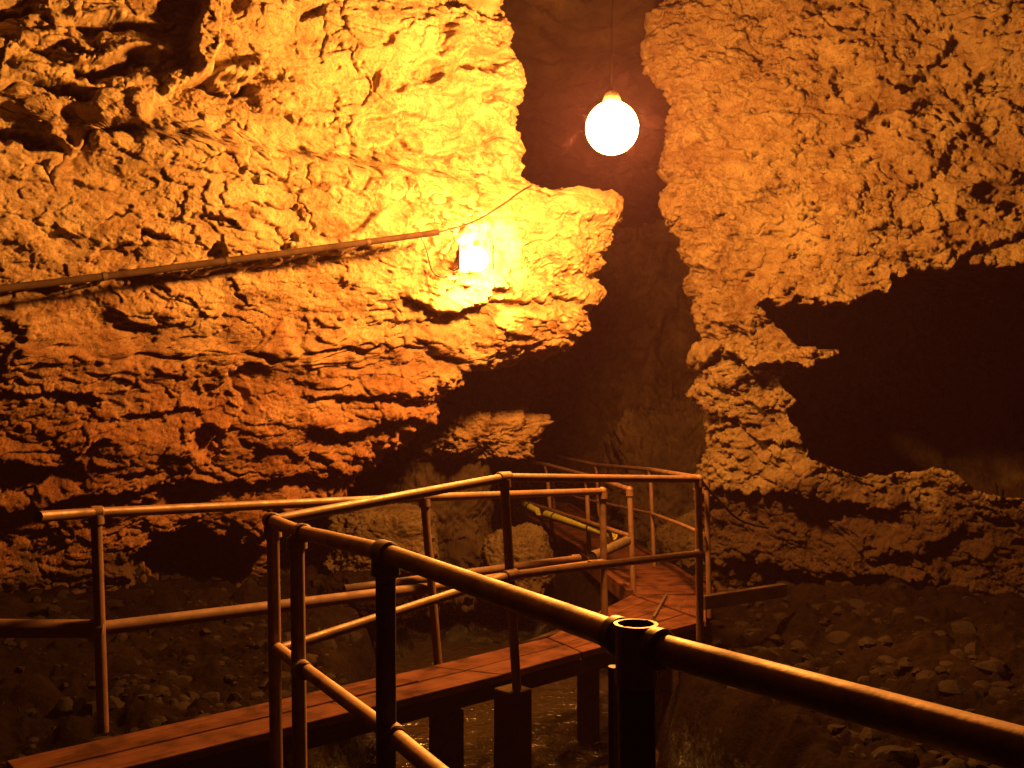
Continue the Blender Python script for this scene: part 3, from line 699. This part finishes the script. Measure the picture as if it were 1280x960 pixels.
R5 = rail_thing('pipe handrail on the left edge of the far walkway under the yellow pipes', P(787, 612, 8.1))
a0 = P(787, 612, 8.1); a1 = P(743, 597, 9.3); a2 = P(683, 581, 10.9); a3 = P(640, 573, 12.2); a4 = P(598, 568, 12.7); r5 = .024
pipe(R5, 'top_rail', [a0, a1, a2], r5); pipe(R5, 'top_rail', [a2, a3, a4], r5)
b0_ = P(790, 671, 8.1); b1 = P(687, 637, 10.9); b2 = P(640, 622, 12.2)
pipe(R5, 'mid_rail', [b0_, b1, b2], r5 * .9)
for t_, b_ in ((a0, P(792, 746, 8.1)), (a2, P(691, 676, 10.9)), (P(733, 594, 9.6), P(737, 704, 9.6)), (a4, P(600, 636, 12.7)), (a3, P(641, 640, 12.2))): post(R5, t_, b_, .023)
MB().sphere(a0, r5 * 1.35, 20, 12).build('pipe_fitting', M['rail'], R5)

R4 = rail_thing('thin pipe handrail on the right edge of the far walkway beside the rock', P(813, 587, 9.3))
e0 = P(876, 598, 6.75); e1 = P(813, 587, 9.3); e2 = P(745, 581, 11.3); e3 = P(690, 569, 12.9); e4 = P(607, 560, 13.8)
pipe(R4, 'top_rail', [e0, e1, e2], .022); pipe(R4, 'top_rail', [e2, e3, e4], .022)
pipe(R4, 'mid_rail', [P(880, 668, 6.9), P(850, 655, 8.0), P(815, 642, 9.3), P(785, 635.5, 10.1), P(722, 622, 11.6), P(690, 609, 12.8)], .016)
for t_, b_ in ((P(883, 600, 6.95), P(887, 772, 6.95)), (e1, P(818, 715, 9.3)), (e2, P(751, 682, 11.3)), (e3, P(693, 645, 12.9)), (P(648, 564, 13.3), P(650, 632, 13.3))): post(R4, t_, b_, .020)

# ------------------------------------------------------------------ walkways
def lerp(a, b, t): return (a[0] + (b[0] - a[0]) * t, a[1] + (b[1] - a[1]) * t)
W1 = thing('boardwalk', 'two plank wide wooden boardwalk crossing above the stream', 'boardwalk', (-.8, 5.0, 0))
Nn = [(-1.98, 3.76), (-.06, 5.50), (.45, 6.02)]; Ff = [(-2.26, 4.08), (-.50, 5.68), (.25, 6.42)]
def board(parent, a, b, c, d, z1=0.0, th=.045, mat='wood'):
    """plank with corners a,b (front edge) and c,d (back edge)"""
    dr = (b[0] - a[0], b[1] - a[1])
    return MB().prism([a, b, d, c], z1 - th, z1).build('plank', M[mat], parent, smooth=False, bevel=.004, along=dr)
g = .02
def lane(t0, t1, s0, s1, zj=0):
    def pt(s, t):
        if s < 1: n_, f_ = lerp(Nn[0], Nn[1], s), lerp(Ff[0], Ff[1], s)
        else: n_, f_ = lerp(Nn[1], Nn[2], s - 1), lerp(Ff[1], Ff[2], s - 1)
        return lerp(n_, f_, t)
    board(W1, pt(s0, t0), pt(s1, t0), pt(s0, t1), pt(s1, t1), zj)
lane(0, .475, 0, .62); lane(0, .475, .623, 1, -.003); lane(0, .475, 1.004, 1.99)
lane(.515, 1, .02, .86, .002); lane(.515, 1, .864, 1, -.004); lane(.515, 1, 1.004, 1.99, -.002)
Nb = [(.455, 6.025), (1.44, 6.93)]; Fb = [(.25, 6.425), (1.02, 7.97)]
for j in range(4):
    ta, tb = j / 4 + .006, (j + 1) / 4 - .006
    board(W1, lerp(Nb[0], Fb[0], ta), lerp(Nb[1], Fb[1], ta), lerp(Nb[0], Fb[0], tb), lerp(Nb[1], Fb[1], tb), random.uniform(-.004, .002))
board(W1, (1.45, 6.94), (1.66, 7.96), (1.40, 7.15), (1.06, 7.98), -.003)
for a, b in ((Nn[0], Nn[1]), (Nn[1], Nb[1]), (Ff[0], Ff[1]), (Ff[1], Fb[1])):
    v = Vector((b[0] - a[0], b[1] - a[1], 0)); L = v.length; R = Matrix.Rotation(math.atan2(v.y, v.x), 3, 'Z'); inn = .06 if a in Nn else -.06
    nv_ = Vector((-v.y, v.x, 0)).normalized() * inn; c = Vector(((a[0] + b[0]) / 2, (a[1] + b[1]) / 2, -.098)) + nv_
    MB().box(c, (L, .06, .10), R).build('beam', M['wood_dark'], W1, smooth=False, bevel=.004, along=(v.x, v.y))
for x_, y_, Y_, w_ in ((558, 900, 5.45, .15), (641, 905, 5.40, .16), (735, 760, 6.7, .12), (845, 800, 6.75, .15), (100, 980, 4.25, .12)):
    t_ = P(x_, y_, Y_); t_.z = -.052 if x_ == 641 else -.19; gzv = gz_at(t_.x, t_.y)
    MB().box((t_.x, t_.y, (t_.z + gzv) / 2 - .15), (w_, w_, t_.z - gzv + .3), Matrix.Rotation(.75, 3, 'Z')).build('support_post', M['wood_dark'], W1, smooth=False, bevel=.01, along=(0, 1))

W2 = thing('boardwalk', 'far narrow walkway of cross planks leading back into the passage', 'boardwalk', (1.0, 10, 0))
Lc = [(1.05, 8.0, 0), (.62, 10.9, .10), (.08, 12.6, .28), (-.95, 13.2, .30)]; Rc = [(1.70, 8.05, 0), (1.28, 11.1, .10), (.78, 13.2, .28), (-.65, 14.1, .30)]
def seg(C, t):
    i = min(int(t), 2); f = t - i; return tuple(C[i][k] + (C[i + 1][k] - C[i][k]) * f for k in range(3))
tt = 0.0
while tt < 3:
    i = min(int(tt), 2); ln = (math.dist(Lc[i], Lc[i + 1]) + math.dist(Rc[i], Rc[i + 1])) / 2; dt = .17 / ln
    a = seg(Lc, tt + .014 / ln); b = seg(Rc, tt + .014 / ln); c = seg(Lc, min(tt + dt, 3)); d_ = seg(Rc, min(tt + dt, 3))
    if dt * ln > .05:
        mb = MB(); j = random.uniform(-.006, .004); q4 = [Vector(v) + Vector((0, 0, j)) for v in (a, b, d_, c)]
        mb.v = [v - Vector((0, 0, .045)) for v in q4] + q4
        mb.f = [(3, 2, 1, 0), (4, 5, 6, 7)] + [(k, (k + 1) % 4, 4 + (k + 1) % 4, 4 + k) for k in range(4)]
        mb.build('plank', M['wood'], W2, smooth=False, bevel=.003, along=(b[0] - a[0], b[1] - a[1]))
    tt += dt
for C, sgn in ((Lc, -1), (Rc, 1)):
    for i in range(3):
        a, b = Vector(C[i]), Vector(C[i + 1]); v = b - a; sd = Vector((v.y, -v.x, 0)).normalized() * .055 * sgn
        mb = MB(); lo, hi = Vector((0, 0, -.11)), Vector((0, 0, .035))
        mb.v = [a + lo, b + lo, b + sd + lo, a + sd + lo, a + hi, b + hi, b + sd + hi, a + sd + hi]
        mb.f = [(3, 2, 1, 0), (4, 5, 6, 7)] + [(k, (k + 1) % 4, 4 + (k + 1) % 4, 4 + k) for k in range(4)]
        mb.build('edge_board', M['wood'], W2, smooth=False, bevel=.004, along=(v.x, v.y))
for x_, y_ in ((1.1, 8.4), (1.6, 8.5), (.62, 10.8), (1.2, 11.0), (.12, 12.6), (.74, 13.1)):
    gzv = gz_at(x_, y_); MB().box((x_, y_, (-.06 + gzv) / 2 - .1), (.1, .1, abs(-.06 - gzv) + .2)).build('support_post', M['wood_dark'], W2, smooth=False, along=(0, 1))

# plank wedged against the right rock face, rod lying on the boards
a = P(884, 748, 6.85); b = P(975, 742, 7.3)
tag(MB().box((a + b) / 2, ((b - a).length + .1, .06, .10), Matrix.Rotation(math.atan2(b.y - a.y, b.x - a.x), 3, 'Z')).build('timber_beam', M['wood_dark'], None, smooth=False, bevel=.004, along=(1, 0)),
    'short dark timber beam running from the junction post to the right rock', 'beam')
a = P(833, 738, 7.9); b = P(817, 771, 7.0); a.z = .014; b.z = .014
tag(MB().ring_tube([a, b], .011, 12).build('iron_rod', M['rail_dark']), 'thin black rod lying on the boards at the junction', 'rod')

# yellow plastic pipes strapped under the far rail
def yellow(pa, pb, label, r):
    t = thing('yellow_pipe', label, 'pipe', pa, 'yellow pipes strapped to the far railing')
    d_ = (pb - pa).normalized()
    MB().ring_tube([pa, pb, pb, pb - d_ * .12], [r, r, r * .82, r * .8], 22).build('pipe_body', M['yellow_pipe'], t)
    for f_ in (.16, .72):
        c = pa.lerp(pb, f_); MB().ring_tube([c - d_ * .02, c + d_ * .02], r * 1.1, 22).build('strap', M['black'], t)
yellow(P(634, 620, 12.25), P(674, 639.5, 11.2), 'shorter yellow pipe segment at the far end of the railing', .045)
yellow(P(683, 643, 10.95), P(766, 669, 8.75), 'longer yellow pipe segment with an open pale end', .046)
t = thing('drain_pipe', 'short dark drain pipe with an open round mouth at the walkway post', 'pipe', P(742, 696, 7.75))
pa, pb = P(784, 676, 8.0), P(741, 696, 7.65); d_ = (pb - pa).normalized()
MB().ring_tube([pa, pb, pb, pb - d_ * .2], [.042, .042, .034, .033], 24).build('pipe_body', M['rail_dark'], t)
MB().ring_tube([pb - d_ * .05, pb + d_ * .004], .047, 24, caps=False).build('mouth_ring', M['rail_dark'], t)
wp = [P(430, 737, 5.5), P(536, 723, 5.83), P(640, 709, 6.4), P(722, 698.5, 6.98)]
t = thing('water_pipe', 'reddish water pipe clipped behind the back railing of the boardwalk', 'pipe', wp[0])
MB().ring_tube(wp, .028, 20).build('pipe_body', M['grey_pipe'], t)
MB().ring_tube([wp[-1] - Vector((.05, .03, 0)), wp[-1] + Vector((.012, .008, .0))], .034, 20).build('pipe_cap', M['grey_pipe'], t)

# conduit along the left face, with fibres hanging from it
# lie just clear of the rock all the way
def clear(p0, p1, n=24):
    out = []
    for i in range(n + 1):
        x = p0[0] + (p1[0] - p0[0]) * i / n; y = p0[1] + (p1[1] - p0[1]) * i / n
        out.append(on_left(x, y, 0.0).y)
    return out
CX = [(-220, 386), (548, 290.5)]
ys = np.array(clear(*CX)); tt_ = np.linspace(0, 1, len(ys)); A_ = np.polyfit(tt_, ys, 1); offs = max(0.0, float(np.max(np.polyval(A_, tt_) - ys))) + .03
cpts = [P(CX[0][0] + (CX[1][0] - CX[0][0]) * t, CX[0][1] + (CX[1][1] - CX[0][1]) * t + 3 * math.sin(t * PI), float(np.polyval(A_, t)) - min(offs, .16) - .28 * (1 - t)) for t in np.linspace(0, 1, 36)]
CD = thing('conduit', 'long rusty conduit crossing the left rock face to the lower lamp', 'conduit', cpts[15])
MB().ring_tube(cpts, .026, 18).build('pipe_body', M['conduit'], CD)
for k_ in (2, 9, 16, 23, 31):
    c = cpts[k_]; d_ = (cpts[k_ + 1] - cpts[k_ - 1]).normalized()
    o = MB().ring_tube([c - d_ * .015, c + d_ * .015], .031, 18).build('clamp', M['rail_dark'], CD)
    back = Vector((-.5, .86, 0))
    MB().ring_tube([c, c + back * .5], .007, 8).build('spike', M['rail_dark'], o)
# ------------------------------------------------------------------ lamps
LA = P(765, 160, 6.15)
la = thing('cave_lamp', 'hanging round lamp glowing white in the gap between the two rock faces', 'lamp', LA, 'electric lamps lighting the cave')
MB().sphere(LA, .175, 40, 20).build('globe', M['lamp_a'], la)
MB().ring_tube([LA + Vector((0, 0, .165)), LA + Vector((0, 0, .185)), LA + Vector((0, 0, .235)), LA + Vector((0, 0, .255))], [.06, .062, .045, .015], 24).build('cap', M['rail_dark'], la)
MB().ring_tube([LA + Vector((0, 0, .245)), Vector((LA.x + .02, LA.y, 6.6))], .003, 8).build('cord', M['cord'], la)

LB = on_left(595, 324, .27)
lb = thing('cave_lamp', 'lower lamp glaring in a hollow of the left rock at the end of the conduit', 'lamp', LB, 'electric lamps lighting the cave')
MB().sphere(LB, .105, 32, 16).build('bulb', M['lamp_b'], lb)
nL = Vector((eL[1], -eL[0], 0)); uL = Vector((eL[0], eL[1], 0))
R0 = .15
def guard(d0, d1):
    hs = MB(); nn = 13; prof = []
    for k_ in range(nn):
        a = math.radians(d0 + (d1 - d0) * k_ / (nn - 1)); prof.append(uL * math.cos(a) * R0 + nL * math.sin(a) * R0)
    for off_ in (0, .006):
        for z_ in (-.10, .12):
            for p_ in prof: hs.v.append(LB + p_ * (1 + off_ / R0) + Vector((0, 0, z_)))
    for k_ in range(nn - 1):
        hs.f += [(k_, k_ + 1, nn + k_ + 1, nn + k_), (2 * nn + k_, 3 * nn + k_, 3 * nn + k_ + 1, 2 * nn + k_ + 1), (k_, 2 * nn + k_, 2 * nn + k_ + 1, k_ + 1), (nn + k_, nn + k_ + 1, 3 * nn + k_ + 1, 3 * nn + k_)]
    hs.f += [(0, nn, 3 * nn, 2 * nn), (nn - 1, 3 * nn - 1, 4 * nn - 1, 2 * nn - 1)]
    hs.build('added_shield', M['rail_dark'], lb)
guard(184, 270); guard(10, 52)  # added plates that hold back the bulb's spill to left and right
MB().ring_tube([LB + Vector((0, 0, .10)), LB + Vector((0, 0, .16))], [.03, .025], 18).build('cap', M['rail_dark'], lb)

def cable(pts, r, label, mat='black'):
    return tag(MB().ring_tube(smooth_path(pts, 8), r, 10).build('cable', M[mat]), label, 'cable')
cable([cpts[-2] + Vector((0, 0, -.02)), on_left(533, 312, .10), on_left(540, 338, .09), on_left(552, 346, .10), on_left(572, 336, .13)], .006, 'thin cable looping down from the conduit end to the lower lamp')
cable([cpts[-1], on_left(590, 278, .07), on_left(625, 258, .06), on_left(650, 240, .06), on_left(664, 232, .05)], .008, 'thin cable curving up and right across the rock above the lower lamp', 'conduit')
cable([P(878, 603, 6.75), P(898, 625, 6.95), P(925, 650, 7.5), P(960, 660, 8.2)], .010, 'dark cable sagging from the junction post to the right rock')

# ------------------------------------------------------------------ air, world, render settings
hz = MB().box((0, 10.5, 2.9), (19.6, 29, 9.6)).build('haze', bpy.data.materials.new('cave_haze'), None, smooth=False)
hz['kind'] = 'stuff'; hm = hz.data.materials[0]; hm.use_nodes = True; nt = hm.node_tree; nt.nodes.clear()
o = nt.nodes.new('ShaderNodeOutputMaterial'); v = nt.nodes.new('ShaderNodeVolumePrincipled'); v.inputs['Color'].default_value = (.95, .42, .75, 1); v.inputs['Density'].default_value = .0013; v.inputs['Anisotropy'].default_value = .3
nt.links.new(v.outputs[0], o.inputs['Volume'])

w = bpy.data.worlds.new('World'); S.world = w; w.use_nodes = True
bg = w.node_tree.nodes['Background']; bg.inputs[0].default_value = (.02, .012, .008, 1); bg.inputs[1].default_value = .05
S.view_settings.view_transform = 'Standard'; S.view_settings.look = 'None'; S.view_settings.exposure = 0; S.view_settings.gamma = 1; S.view_settings.use_curve_mapping = False
cy = S.cycles
cy.max_bounces = 6; cy.diffuse_bounces = 2; cy.glossy_bounces = 3; cy.volume_bounces = 0; cy.transmission_bounces = 2
cy.sample_clamp_indirect = 4; cy.use_denoising = True; cy.caustics_reflective = False; cy.caustics_refractive = False
